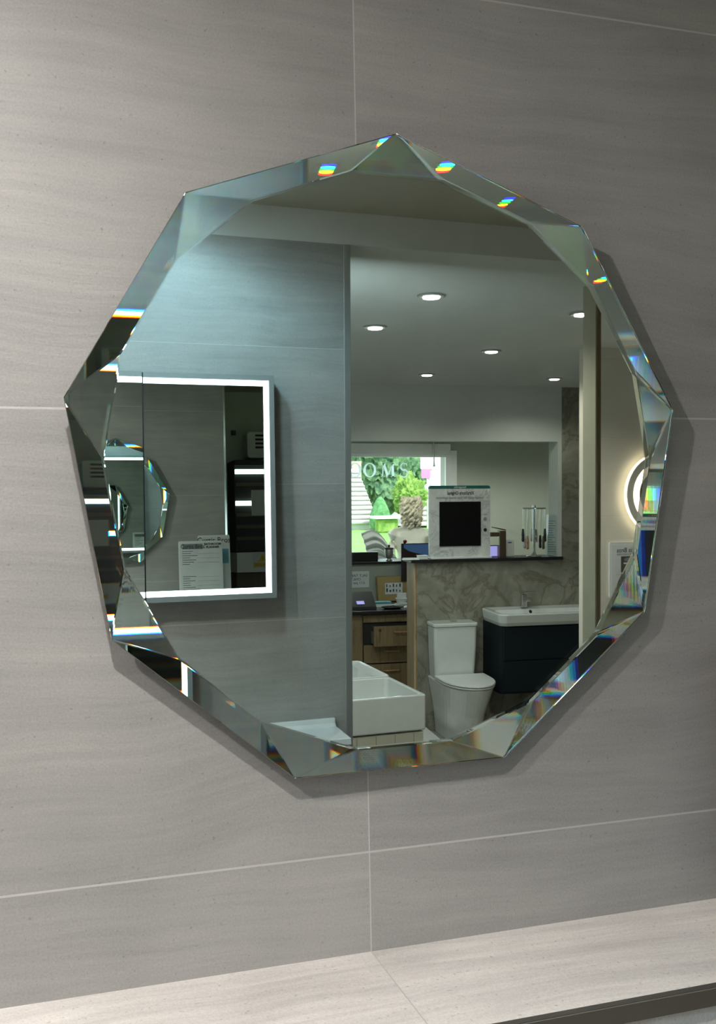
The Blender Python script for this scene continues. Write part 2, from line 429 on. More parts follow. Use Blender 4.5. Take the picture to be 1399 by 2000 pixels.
# window wall
def hole(bm, x0, x1, z0, z1, hx0, hx1, hz0, hz1, y0, y1):
    bx(bm, x0, hx0, y0, y1, z0, z1); bx(bm, hx1, x1, y0, y1, z0, z1)
    bx(bm, hx0, hx1, y0, y1, z0, hz0); bx(bm, hx0, hx1, y0, y1, hz1, z1); return bm
struct('wall_window', hole(bm_new(), LX, 6.3, 0, ZC, .6, 4.058, .72, 2.05, -9.2, -9.0), m_olive, 'grey green shop wall around the front window')
w1 = struct('window_1', hole(bm_new(), .6, 4.148, .68, 2.09, .64, 4.02, .76, 2.02, -9.0, -8.965), m_render, 'white framed shop window')
o = obj('pane', bx(bm_new(), .62, 4.04, -9.10, -9.095, .74, 2.03), m_pane, w1)
o = obj('lintel_box', bx(bm_new(), .6, 4.06, -8.99, -8.93, 2.05, 2.16), m_white, w1, bevel=.002)

# serif window lettering seen from the room side (reads from outside)
def ring_letter(bm, cx, cz, w, h, t_side, t_top, y0, y1, n=40):
    o_, i_ = [], []
    for k in range(n):
        a = 2 * PI * k / n
        o_.append((cx + w / 2 * math.cos(a), cz + h / 2 * math.sin(a)))
        i_.append((cx + (w / 2 - t_side) * math.cos(a), cz + (h / 2 - t_top) * math.sin(a)))
    vo = [[bm.verts.new((p[0], y, p[1])) for p in o_] for y in (y0, y1)]; vi = [[bm.verts.new((p[0], y, p[1])) for p in i_] for y in (y0, y1)]
    for k in range(n):
        j = (k + 1) % n
        for q in ((vo[0][k], vo[0][j], vi[0][j], vi[0][k]), (vo[1][k], vo[1][j], vi[1][j], vi[1][k]), (vo[0][k], vo[0][j], vo[1][j], vo[1][k]), (vi[0][k], vi[0][j], vi[1][j], vi[1][k])): bm.faces.new(q)
    return bm
def stroke(bm, p, q, w, y0, y1):
    d = (Vector((q[0] - p[0], q[1] - p[1]))).normalized(); n = Vector((-d.y, d.x)) * w / 2
    prism(bm, [(p[0] + n.x, p[1] + n.y), (q[0] + n.x, q[1] + n.y), (q[0] - n.x, q[1] - n.y), (p[0] - n.x, p[1] - n.y)], y0, y1)
wl = thing('window_lettering', 'large white serif letters OOMS stuck on the shop window glass', 'sign', (0, -9.1, 0))
YL0, YL1 = .006, .009
LZ0, LH = 1.812, .146
for cx in (3.035, 3.20):
    obj('letter', ring_letter(bm_new(), cx, LZ0 + LH / 2, .142, LH + .006, .026, .009, YL0, YL1), m_letter, wl)
bm = bm_new(); x0, x1 = 3.325, 3.487; z0, z1 = LZ0, LZ0 + LH
stroke(bm, (x0 + .02, z0), (x0 + .026, z1), .010, YL0, YL1); stroke(bm, (x0 + .030, z1), (x0 + .080, z0), .026, YL0, YL1)
stroke(bm, (x0 + .080, z0), (x1 - .034, z1), .009, YL0, YL1); stroke(bm, (x1 - .030, z1), (x1 - .024, z0), .026, YL0, YL1)
for a, b in ((x0, x0 + .042), (x1 - .052, x1)): bx(bm, a, b, YL0, YL1, z0, z0 + .007)
for a, b in ((x0 + .004, x0 + .04), (x1 - .045, x1 - .006)): bx(bm, a, b, YL0, YL1, z1 - .007, z1)
obj('letter', bm, m_letter, wl)
bm = bm_new(); cx, cz = 3.588, LZ0 + LH / 2; pts = []; N = 26
for k in range(N + 1):
    t = k / N
    if t < .5: a = R(35 + 235 * (t / .5)); pts.append((cx + .037 * math.cos(a), cz + .036 + .036 * math.sin(a), .008 + .016 * (t / .5)))
    else: a = R(90 - 235 * ((t - .5) / .5)); pts.append((cx + .041 * math.cos(a), cz - .037 + .037 * math.sin(a), .024 - .016 * ((t - .5) / .5)))
for p, q_ in zip(pts, pts[1:]): stroke(bm, p[:2], q_[:2], (p[2] + q_[2]) / 2, YL0, YL1)
bx(bm, cx + .030, cx + .036, YL0, YL1, cz + .038, cz + .074); bx(bm, cx - .044, cx - .038, YL0, YL1, cz - .076, cz - .036)
obj('letter', bm, m_letter, wl)
bw = obj('blind_wand', tube(bm_new(), [(3.856, -8.92, 2.36), (3.862, -8.92, 1.96), (3.863, -8.92, 1.918)], [.007, .007, .014]), m_alu)
tag(bw, 'thin grey wand hanging in front of the shop window, right of the letters', 'blind wand')

# ------------------------------------------------------------------ the faceted mirror
n1 = Vector((0.013, -1, -0.0226)).normalized()
MX = Vector((0, 0, 1)).cross(-n1).normalized() * -1
if MX.x < 0: MX = -MX
MZ = MX.cross(n1).normalized()
if MZ.z < 0: MZ = -MZ
MO = Vector((0, -.0192, 1.77)) - n1 * .002
mirror = thing('faceted_wall_mirror', 'large nine sided wall mirror with angled cut glass edges and no frame', 'mirror')
mirror.matrix_world = Matrix(((MX.x, -n1.x, MZ.x, MO.x), (MX.y, -n1.y, MZ.y, MO.y), (MX.z, -n1.z, MZ.z, MO.z), (0, 0, 0, 1)))
# local frame: x right, z up, y into the wall; front is -y
RR, WB, AL, GT, GE = .284, .0205, .0530, .0064, .0028
bm = bm_new(); top = []; base = []; edge = []
for k in range(9):
    a = R(40 * k); V_ = Vector((RR * math.sin(a), RR * math.cos(a)))
    edge.append(V_)
def inner(k, s):   # base end point next to vertex k on the side of edge k..k+s
    v = edge[k % 9]; w = edge[(k + s) % 9]; t = (w - v).normalized(); m_ = (v + w) / 2; nin = -m_.normalized()
    return v + t * AL + nin * WB
vb = [bm.verts.new((e.x, 0, e.y)) for e in edge]; ve = [bm.verts.new((e.x, -GE, e.y)) for e in edge]
vi = []
for k in range(9):
    a_, b_ = inner(k, -1), inner(k, 1)
    vi.append((bm.verts.new((a_.x, -GT, a_.y)), bm.verts.new((b_.x, -GT, b_.y))))
fl = []
for k in range(9):
    j = (k + 1) % 9
    f = bm.faces.new((ve[k], vi[k][1], vi[j][0], ve[j])); f.material_index = 1
    f = bm.faces.new((ve[k], vi[k][0], vi[k][1])); f.material_index = 1
    f = bm.faces.new((vb[k], vb[j], ve[j], ve[k])); f.material_index = 0
    fl += [vi[k][0], vi[k][1]]
f = bm.faces.new(fl); f.material_index = 0
f = bm.faces.new(vb[::-1]); f.material_index = 2
gl_o = obj('glass', bm, [m_glassflat, m_facet, m_silver], mirror)
md = gl_o.modifiers.new('ground_edges', 'BEVEL'); md.width = .00055; md.segments = 1; md.limit_method = 'WEIGHT'
me_ = gl_o.data; at = me_.attributes.new('bevel_weight_edge', 'FLOAT', 'EDGE')
for e_ in me_.edges:
    z_ = [me_.vertices[i].co.y for i in e_.vertices]
    if min(abs(v) for v in z_) > GE * .9: at.data[e_.index].value = 1.0
bm = bm_new()
loft(bm, [[(e.x * .985, .0003, e.y * .985) for e in edge], [(e.x * .985, .004, e.y * .985) for e in edge]])
obj('backing_board', bm, m_backing, mirror)
bm = bm_new(); bx(bm, -.15, .15, .004, .0125, .08, .12)
obj('hanging_rail', bm, m_darkmetal, mirror)

# ------------------------------------------------------------------ lit mirror cabinet on the rear wall
cab = thing('illuminated_mirror_cabinet', 'rectangular bathroom mirror cabinet with white light border on grey tiled wall', 'mirror cabinet', (-.002, YW + .004, 1.740), rot=(R(1.78), 0, 0))
hw, z0, z1, dp = .354, -.304, .304, .060
bm = bm_new(); bx(bm, -hw, hw, .010, dp - .004, z0, z1); obj('carcass', bm, m_blackm, cab, bevel=.001)
for sx_ in (hw, -hw - .002): obj('side_panel', bx(bm_new(), sx_, sx_ + .002, .010, dp - .006, z0, z1), m_alu, cab)
for s in (-1, 1):
    L = hw - .0022; a_, b_ = 0, L
    # door frame: origin at its hinge line; both doors open very slightly
    d = obj('door', bx(bm_new(), a_, b_, -.004, 0, z0, z1), m_silver, cab)
    if s > 0: d.location = (.0022, dp, 0); d.rotation_euler = (0, 0, .013)
    else: d.location = (-hw, dp, 0); d.rotation_euler = (-.004, 0, .026)
    e = w = .0148; y0_, y1_ = .0002, .0014
    fx0, fx1 = (0, L - e) if s > 0 else (e, L)
    bm = bm_new(); bx(bm, 0, L, 0, .0008, z1 - e, z1); bx(bm, 0, L, 0, .0008, z0, z0 + e)
    if s > 0: bx(bm, L - e, L, 0, .0008, z0 + e, z1 - e)
    else: bx(bm, 0, e, 0, .0008, z0 + e, z1 - e)
    obj('grey_edge', bm, m_edge, d)
    bm = bm_new(); bx(bm, fx0, fx1, y0_, y1_, z1 - e - w, z1 - e); bx(bm, fx0, fx1, y0_, y1_, z0 + e, z0 + e + w)
    if s > 0: bx(bm, fx1 - w, fx1, y0_, y1_, z0 + e + w, z1 - e - w)
    else: bx(bm, fx0, fx0 + w, y0_, y1_, z0 + e + w, z1 - e - w)
    obj('light_border', bm, m_led, d)
    kx0, kx1 = (0, fx1 - w) if s > 0 else (fx0 + w, L)
    bm = bm_new(); bx(bm, kx0, kx1, 0, .0006, z1 - e - w - .0018, z1 - e - w)
    if s > 0: bx(bm, kx1 - .0018, kx1, 0, .0006, z0 + e + w, z1 - e - w)
    obj('dark_keyline', bm, m_blackm, d)

# white worktop with upstand under the cabinet
wt = thing('vanity_worktop', 'white vanity worktop with raised upstand below the lit cabinet', 'worktop', (0, 0, 0))
YV = YW + .002
prof = [(YV, 1.035), (YV, 1.077), (YV + .010, 1.077), (YV + .013, 1.064), (YV + .022, 1.056), (YV + .155, 1.054), (YV + .158, 1.036), (YV + .10, 1.033)]
bm = bm_new(); loft(bm, [[(x, p[0], p[1]) for p in prof] for x in (-.6, .538)])
obj('top', bm, m_ceramic, wt, bevel=.002)
bm = bm_new(); bx(bm, -.58, .520, YV, YV + .14, .55, 1.030); obj('cabinet_body', bm, m_blackm, wt, bevel=.002)

# ------------------------------------------------------------------ planner pads in front of the mirror wall (seen in both mirrors)
def pad(loc, rz, w, h, label, kind):
    t = thing('planner_pad', label, 'paper pad', loc, rz)
    t.rotation_euler = (R(-5), 0, rz)
    bm = bm_new(); prism(bm, rrect(w, h, .006, cx=0, cy=h / 2), -.004, .004); obj('board', bm, m_white, t)
    obj('sheet', bx(bm_new(), -w * .47, w * .47, -.0052, -.0041, .004, h - .008), m_paper, t)
    y = -.0058
    if kind == 'planner':
        obj('logo_panel', bx(bm_new(), -w * .41, w * .05, y, y + .0005, h * .86, h * .95), m_inkg, t)
        text('lettering', 'Curtis Bros', .027, m_ink, t, (-w * .18, y - .0006, h * .905), '-y', sx=.85)
        text('heading', 'BATHROOM\nPLANNER', .0135, m_ink, t, (w * .28, y, h * .915), '-y', bold=.0004)
        bm = bm_new(); z = h * .82
        for k in range(16):
            if k == 7: z -= h * .17
            L = w * random.uniform(.15, .45); bx(bm, -w * .42, -w * .42 + L, y, y + .0005, z, z + .0028)
            if k % 2: bx(bm, -w * .15 + L * .3, w * .42, y, y + .0005, z - .001, z - .0003)
            z -= h * .037
        obj('form_lines', bm, m_inkg, t)
    else:
        text('lettering', 'Curtis Bros', .036, m_ink, t, (0, y, h - .024), '-y', sx=.9)
        obj('photo_strip', bx(bm_new(), -w * .3, w * .45, y, y + .0005, h * .55, h * .78), m_teal, t)
    return t
pad((.407, -.080, LZ + .002), R(0), .195, .262, 'bathroom planner form pad standing on the tiled ledge, in front of another', 'planner')
pad((.476, -.030, LZ + .002), R(0), .145, .287, 'white company leaflet holder half hidden behind the planner pad', 'leaflet')

# ------------------------------------------------------------------ what lies past the end of the mirror wall
ac = thing('wall_heater', 'white wall mounted fan heater with dark louvres high on the far wall', 'heater', (1.16, 1.50, 2.185))
bm = bm_new(); prism(bm, rrect(.50, .16, .02), -.13, 0); obj('casing', bm, m_white, ac, bevel=.004)
bm = bm_new()
for k in range(4): bx(bm, -.20, .20, -.133, -.128, .050 - k * .024, .062 - k * .024)
obj('louvres', bm, m_blackm, ac)
text('lettering', 'Dimplex', .018, m_inkg, ac, (-.08, -.1325, -.052), '-y')
bm = bm_new(); bx(bm, .835, .865, 1.485, 1.5, 2.255, 2.285)
tag(obj('socket', bm, m_black, bevel=.002), 'small black switch on the far wall beside the heater', 'switch')
dc = thing('glass_display_case', 'dark glass display case with two white light bars on the far wall', 'display case', (.81, 1.50, 0))
bm = bm_new(); bx(bm, 0, .9, -.22, -.0, 1.54, 2.084); bx(bm, .0, .9, -.23, -.22, 2.05, 2.084); obj('casing', bm, m_blackm, dc, bevel=.003)
for z in (2.015, 1.828): obj('light_bar', bx(bm_new(), .004, .9, -.24, -.2205, z - .014, z + .014), m_ledgreen, dc, bevel=.002)
bm = bm_new()
for z in (1.93, 1.75, 1.68, 1.61): bx(bm, .01, .89, -.226, -.2205, z, z + .02)
obj('shelf_rail', bm, mat('brown_slats', (.10, .07, .05), .5), dc)
bm = bm_new(); bx(bm, 0, .9, -.25, 0, 1.42, 1.538); obj('counter_rail', bm, m_white, dc, bevel=.003)
bm = bm_new(); bx(bm, .0, .9, -.22, 0, .02, 1.418); obj('lower_cabinet', bm, wood_mat('dark_brown_wood', (.06, .035, .02), (.10, .06, .035)), dc, bevel=.003)
nt_ = obj('notice', bx(bm_new(), .905, 1.03, 1.249, 1.252, 1.755, 1.905), m_paper); tag(nt_, 'white paper notice in plastic on the dark display case', 'notice')
ws = thing('warning_sign', 'yellow warning triangle sticker on the white counter rail', 'sign', (.965, 1.247, 1.488))
obj('backing', bx(bm_new(), -.060, .060, 0, .002, -.045, .050), m_paper, ws)
obj('triangle', prism(bm_new(), [(-.030, -.006), (.030, -.006), (0, .042)], -.002, 0), m_yellow, ws)
obj('bar', bx(bm_new(), -.055, .055, -.002, 0, -.038, -.012), m_yellow, ws)
text('lettering', 'DANGER 230 VOLTS', .010, m_ink, ws, (0, -.0026, -.025), '-y'); text('symbol', '!', .03, m_ink, ws, (0, -.0026, .010), '-y')

# ------------------------------------------------------------------ round lit mirror and poster on the cream wall
rm = thing('round_lit_mirror', 'round mirror with warm glowing ring on the cream tiled wall', 'mirror', (2.835, -3.60, 1.684))
def annulus(bm, r0, r1, y0, y1, n=64):
    rings = [circ((0, y, 0), r, n, 'Y') for r, y in ((r0, y0), (r1, y0), (r1, y1), (r0, y1), (r0, y0))]
    rv = [[bm.verts.new(p) for p in r] for r in rings[:4]]
    for a in range(4):
        b = (a + 1) % 4
        for i in range(n): bm.faces.new((rv[a][i], rv[a][(i + 1) % n], rv[b][(i + 1) % n], rv[b][i]))
    return bm
obj('back_glow_ring', annulus(bm_new(), .150, .188, .004, .016), m_ledwarm, rm, smooth=False)
bm = bm_new(); loft(bm, [circ((0, .018, 0), .210, 64, 'Y'), circ((0, .030, 0), .210, 64, 'Y')]); obj('mirror_glass', bm, m_silver, rm)
obj('frosted_band', annulus(bm_new(), .166, .2065, .0300, .0308), m_frost, rm)
obj('glowing_rim', annulus(bm_new(), .2065, .2115, .018, .031), m_ledwarm, rm)
obj('light_ring', annulus(bm_new(), .132, .166, .0301, .032), m_ledwarm, rm)
ps = thing('poster_holder', 'white company poster in a clear holder under the round mirror', 'poster', (2.652, -3.60, 1.155))
bm = bm_new(); prism(bm, rrect(.222, .285, .008, cx=0, cy=.1425), .001, .012); obj('holder', bm, m_white, ps)
obj('sheet', bx(bm_new(), -.100, .100, .0121, .0135, .008, .270), m_paper, ps)
text('lettering', 'Curtis Bros', .034, m_ink, ps, (.005, .0142, .243), '+y', sx=.95)
text('subtitle', 'BATHROOMS & KITCHENS', .0125, m_inkg, ps, (.005, .0142, .222), '+y')
ph = obj('photo', bx(bm_new(), -.045, .040, .0136, .0145, .130, .212), mat('brown_photo', (.10, .085, .07), .5), ps)
bm = bm_new(); loft(bm, [circ((-.005, .0146, .195), .022, 24, 'Y', .010), circ((-.005, .0152, .195), .022, 24, 'Y', .010)]); obj('bath_shape', bm, m_inkg, ph)
obj('basin_shape', bx(bm_new(), -.03, .025, .0146, .0152, .172, .180), m_paper, ph)
obj('flower_shape', bx(bm_new(), .005, .020, .0146, .0152, .140, .160), mat('pale_pink', (.6, .45, .42), .6), ph)
obj('logo_block', bx(bm_new(), .045, .088, .0136, .0145, .030, .042), m_blue, ps)
bm = bm_new(); bx(bm, .066, .068, .0136, .0142, .06, .11); bx(bm, -.09, .09, .0136, .0141, .118, .1188); obj('thin_rules', bm, m_inkg, ps)

# ------------------------------------------------------------------ downlights
def downlight(loc, label, power, color, lens, group, size=.045, spot=150, blend=.5, rot=(0, 0, 0), soft=.02):
    t = thing('downlight', label, 'ceiling light', loc, 0, group)
    obj('bezel', lathe(bm_new(), (0, 0, 0), [(.030, -.001), (size * 1.15, -.001), (size * 1.15, -.005), (size * 1.02, -.007), (.030, -.007)], 28), m_alu, t)
    obj('lens', lathe(bm_new(), (0, 0, 0), [(.032, -.0072), (.030, -.012), (.018, -.014)], 24), lens, t)
    light('lamp', 'SPOT', (0, 0, -.03), power, color, soft, t, spot, blend, rot)
    return t
gl = 'downlights in the showroom ceiling'
rows = [((1.118, -2.564), 'recessed ceiling downlight in the middle of the near showroom ceiling', 16),
        ((1.168, -3.303), 'recessed ceiling downlight leftmost, near the grey trim of the tiled wall', 16),
        ((2.014, -3.873), 'recessed ceiling downlight right of centre, over the toilet', 15),
        ((2.128, -5.000), 'recessed ceiling downlight farthest back, close above the header wall', 6),
        ((3.033, -4.993), 'recessed ceiling downlight beside the tall marble wall', 9),
        ((1.852, -2.736), 'recessed ceiling downlight half hidden by the wooden door lining', 24)]
for (x, y), lb, pw in rows: downlight((x, y, ZC), lb, pw, (1, .95, .86), m_lamp, gl)
for x, y, lb in ((2.7, -7.6, 'recessed downlight above the black shelf top'), (3.6, -7.9, 'recessed downlight above the statue'), (4.9, -7.6, 'recessed downlight before the grey green wall')):
    downlight((x, y, ZC), lb, 50, (1, .97, .90), m_lamp, 'downlights in the window area')
downlight((-.34, -.68, ZB), 'recessed ceiling downlight over the nine sided mirror', 58, (1, .98, .95), m_lamp, 'downlights in the bay ceiling', spot=150, blend=1, rot=(0, R(24), 0))
downlight((-.95, -.60, ZB), 'recessed ceiling downlight left of the nine sided mirror', 31, (1, .93, .90), m_lamp, 'downlights in the bay ceiling', spot=168, blend=.3)
downlight((-.05, -1.15, ZB), 'added cool fill downlight in the middle of the bay ceiling', 22, (.62, .87, 1), m_lampc, 'downlights in the bay ceiling', rot=(R(-22), 0, 0), soft=.06)  # fill lamp added for the general light level in the bay
downlight((.02, -1.62, ZB), 'cool recessed ceiling downlight close above the lit mirror cabinet', 19, (.50, .82, 1), m_lampc, 'downlights in the bay ceiling', rot=(R(-10), 0, 0), soft=.07)
downlight((1.25, -4.80, ZC), 'recessed ceiling downlight over the two white sinks, behind the tiled wall', 42, (.86, .96, 1), m_lampc, 'downlights in the showroom ceiling')
# unseen light panel added to brighten the showroom ceiling, behind the tiled wall
lm = thing('added_light_panel', 'added cool light panel on the back of the tiled wall, out of view', 'mirror', (.45, YW - .102, 1.85))
obj('panel', bx(bm_new(), -.10, .10, -.03, 0, -.45, .45), m_alu, lm, bevel=.002)
al = light('panel_light', 'AREA', (0, -.035, 0), 8, (.80, .95, 1.0), .5, lm, rot=(R(-90), 0, 0))

# ------------------------------------------------------------------ sinks
def sink(loc, w, d, h, label, taps=False):
    t = thing('ceramic_sink', label, 'sink', loc, R(-1))
    # local: origin front right bottom corner of the sink body; x to -w, y to -d
    bm = bm_new(); cx, cy = -w / 2, -d / 2
    def rr(ww, dd, r, z): return [(p[0] + cx, p[1] + cy, z) for p in rrect(ww, dd, r)]
    rings = [rr(w - .012, d - .012, .012, 0), rr(w, d, .014, .008), rr(w, d, .014, h - .006), rr(w - .008, d - .008, .014, h), rr(w - .040, d - .040, .02, h), rr(w - .050, d - .050, .022, h - .006),
             rr(w - .060, d - .060, .03, .035), rr(w - .10, d - .10, .04, .025)]
    loft(bm, rings); obj('body', bm, m_ceramic, t, smooth=False, bevel=.002)
    obj('waste', lathe(bm_new(), (cx, cy, .0255), [(.035, 0), (.035, .004), (.02, .002)], 24), m_chrome, t)
    if taps:
        obj('tap', tube(bm_new(), [(cx - .16, -d * .75, h - .002), (cx - .16, -d * .75, h + .05), (cx - .14, -d * .65, h + .075), (cx - .12, -d * .5, h + .06)], [.018, .016, .012, .012], 12), m_chrome, t, smooth=True)
        obj('tap_lever', tube(bm_new(), [(cx - .18, -d * .75, h + .09), (cx - .10, -d * .72, h + .092)], [.010, .012], 10), m_chrome, t, smooth=True)
    return t
sink((1.858, -4.385, .348), .60, .56, .202, 'white rectangular ceramic sink with open square bowl, nearest the mirror')
s2 = thing('ceramic_drainer_sink', 'white ceramic sink with sloping rim behind the square one', 'sink', (1.858, -4.96, .348), R(-1))
bm = bm_new(); w, d, h = .62, .56, .205
def rr(ww, dd, r, z, cy=0): return [(p[0] - w / 2, p[1] - d / 2 + cy, z) for p in rrect(ww, dd, r)]
loft(bm, [rr(w - .05, d - .05, .03, 0), rr(w, d, .03, h - .03), rr(w, d, .03, h - .004), rr(w - .012, d - .012, .028, h + .002), rr(w - .03, d - .03, .03, h - .006), rr(w - .16, d - .14, .05, h - .014), rr(w - .22, d - .20, .06, .05)])
obj('body', bm, m_ceramic, s2, bevel=.003)
obj('tap', tube(bm_new(), [(-.50, -.46, h), (-.50, -.46, h + .06), (-.47, -.40, h + .05), (-.42, -.33, h + .028)], [.02, .018, .013, .012], 12), m_chrome, s2, smooth=True)
obj('tap_lever', loft(bm_new(), [circ((-.475, -.50, h + .075), .055, 20, ry=.02), circ((-.475, -.50, h + .087), .052, 20, ry=.018)]), m_chrome, s2)
obj('strainer', lathe(bm_new(), (-.38, -.28, .0505), [(.045, 0), (.045, .006), (.03, .004)], 24), m_black, s2)
un = thing('sink_cabinet', 'cream tongue and groove base cabinet carrying the two white sinks', 'cabinet', (1.845, -4.40, 0), R(-1))
obj('carcass', bx(bm_new(), -.98, 0, -1.10, 0, .0, .338), mat('cream_paint', (.56, .54, .44), .5), un)
bm = bm_new(); x = -.975
while x < -.01: bx(bm, x, min(x + .112, -.002), 0.0005, .008, .01, .335); x += .1145
obj('front_boards', bm, mat('cream_board', (.60, .57, .46), .5), un, bevel=.002)

# ------------------------------------------------------------------ toilet
tl = thing('close_coupled_toilet', 'white close coupled toilet with closed lid against the marble half wall', 'toilet', BL(.092, .002), A6)
def rrc(w, y0, y1, r, z): return [(p[0], p[1], z) for p in rrect(w, y1 - y0, r, cx=0, cy=(y0 + y1) / 2)]
bm = bm_new(); loft(bm, [rrc(.28, .004, .160, .02, .400), rrc(.29, .002, .165, .025, .45), rrc(.305, .002, .172, .025, .60), rrc(.312, .002, .176, .025, .755)])
obj('cistern', bm, m_ceramic, tl, bevel=.003)
bm = bm_new(); loft(bm, [rrc(.318, .0, .180, .025, .757), rrc(.324, .0, .184, .028, .762), rrc(.324, .0, .184, .028, .777), rrc(.314, .004, .178, .026, .782)])
cl = obj('cistern_lid', bm, m_ceramic, tl, bevel=.002)
bm = bm_new(); lathe(bm, (.01, .09, .782), [(.026, 0), (.026, .004), (.015, .005)], 24); obj('flush_button', bm, m_chrome, cl)
def dshape(w, y0, yf, z, n=10):
    r = w / 2; out = [(-r, y0, z)]
    for k in range(2 * n + 1):
        a = R(180 - 180 * k / (2 * n)); ext = min(.30, (yf - y0) * .8)
        out.append((r * math.cos(a), yf - ext + ext * math.sin(a) ** .9 if math.sin(a) > 0 else yf - ext, z))
    out.append((r, y0, z)); return out
bm = bm_new()
loft(bm, [dshape(.235, .004, .44, 0), dshape(.24, .004, .455, .05), dshape(.27, .004, .51, .20), dshape(.325, .004, .575, .34), dshape(.345, .004, .60, .392), dshape(.335, .004, .595, .398)])
obj('pan', bm, m_ceramic, tl, bevel=.004, loc=(.02, 0, 0))
bm = bm_new(); loft(bm, [dshape(.352, .185, .607, .402), dshape(.356, .185, .61, .409), dshape(.352, .185, .607, .413)]); obj('seat', bm, m_white, tl, bevel=.001, loc=(.02, 0, 0))
bm = bm_new(); loft(bm, [dshape(.354, .183, .609, .417), dshape(.360, .183, .613, .421), dshape(.356, .186, .609, .430), dshape(.30, .20, .57, .433)]); obj('lid', bm, m_white, tl, bevel=.002, loc=(.02, 0, 0))
# tiled plinth beside it
pl = obj('shower_tray', bx(bm_new(), -.34, .0, .02, .62, 0, .055), m_white, bevel=.006); pl.location = BL(-.10, 0); pl.rotation_euler = (0, 0, A6)
tag(pl, 'low white tray with chrome edge on the floor left of the toilet', 'shower tray')

# ------------------------------------------------------------------ vanity unit
vu = thing('vanity_unit', 'wall hung dark blue vanity unit with white basin beside the toilet', 'vanity unit', BL(.335, .002), A6)
W = .80
bm = bm_new(); prism(bm, [(.015, .002), (.015, .33), (.03, .35), (W - .03, .35), (W - .015, .33), (W - .015, .002)], .31, .775, 'XY'); obj('carcass', bm, m_navy, vu, bevel=.004)
for a, b in ((.325, .535), (.541, .765)):
    obj('drawer_front', bx(bm_new(), .034, W - .034, .3502, .362, a, b), m_navy, vu, bevel=.003)
def bas(w, y1, r, z, inset=0): return [(p[0] + W / 2, p[1], z) for p in rrect(w, y1 - .001 - inset, r, 8, 0, (y1 + inset + .001) / 2)]
bm = bm_new()
loft(bm, [bas(W - .03, .37, .05, .775), bas(W - .006, .39, .05, .80), bas(W + .01, .405, .05, .852), bas(W + .004, .402, .05, .862), bas(W - .03, .385, .045, .862, .02),
          bas(W - .10, .355, .05, .852, .10), bas(W - .20, .32, .06, .80, .13)])
bs = obj('basin', bm, m_ceramic, vu, bevel=.003)
obj('overflow', loft(bm_new(), [circ((W * .40, .135, .840), .011, 16, 'Y'), circ((W * .40, .142, .838), .011, 16, 'Y')]), m_black, bs)
tp = obj('tap', bx(bm_new(), W * .37 - .02, W * .37 + .02, .05, .09, .862, .955), m_chrome, vu, bevel=.006)
obj('spout', bx(bm_new(), W * .37 - .016, W * .37 + .016, .08, .17, .915, .938), m_chrome, tp, bevel=.004)
obj('lever', bx(bm_new(), W * .37 - .015, W * .37 + .085, .055, .085, .965, .974), m_chrome, tp, bevel=.002)

# ------------------------------------------------------------------ things on the half wall
def onwall(name, label, cat, u, o, z=1.2125, rz=0): return thing(name, label, cat, BL(u, o, z), A6 + rz)
# display board; local +y faces the room (towards the mirror); text readable from the room
db = onwall('display_board', 'white marble patterned display board with black screen and green top strip', 'display', .190, -.035)
bm = bm_new(); prism(bm, rrect(.450, .505, .018, cx=0, cy=.2625), -.015, .015); obj('panel', bm, m_marble_white, db)
obj('foot', bx(bm_new(), -.225, .225, -.06, .05, 0, .012), m_white, db, bevel=.002)
bm = bm_new(); prism(bm, [p for p in rrect(.452, .505, .018, cx=0, cy=.2630) if p[1] > .45] + [(-.226, .494), (.226, .494)], -.016, .0165); obj('green_strip', bm, m_green, db)
text('logo_lettering', 'hansgrohe', .022, m_white, db, (0, .0172, .5045), '+y', width=.088)
text('heading', 'XtraStoris Original', .034, m_ink, db, (.005, .0158, .462), '+y', bold=.0008, width=.20)
text('subheading', 'Storage space for your dream bathroom', .027, m_inkg, db, (0, .0158, .430), '+y', bold=.0003, width=.355)
obj('black_panel', bx(bm_new(), -.153, .153, .0151, .022, .088, .402), mat('deep_black', (.003, .003, .003), .6, spec=.15), db, bevel=.001)
for z, m_ in ((.277, m_inkg), (.200, m_blackm)):
    obj('round_swatch', loft(bm_new(), [circ((.187, .0151, z), .012, 24, 'Y'), circ((.187, .020, z), .012, 24, 'Y')]), m_, db)
text('swatch_caption', 'finishes', .011, m_inkg, db, (.187, .0158, .308), '+y')
bm = bm_new(); bx(bm, -.150, -.095, .0151, .0156, .052, .055); bx(bm, -.150, -.085, .0151, .0156, .044, .047); obj('small_print', bm, m_inkg, db)
sb = onwall('small_box', 'small flat white box at the left end of the black capping', 'box', -.085, -.035)
obj('body', bx(bm_new(), -.032, .032, -.03, .03, 0, .022), m_white, sb, bevel=.002); obj('lid', bx(bm_new(), -.034, .034, -.032, .032, .022, .027), m_paper, sb)
lf = obj('leaflet', bx(bm_new(), -.06, .06, -.04, .04, 0, .003), m_paper); lf.location = BL(-.175, -.02, 1.2125); lf.rotation_euler = (0, 0, A6 + .2)
tag(lf, 'white printed leaflet lying on the left end of the capping', 'leaflet')
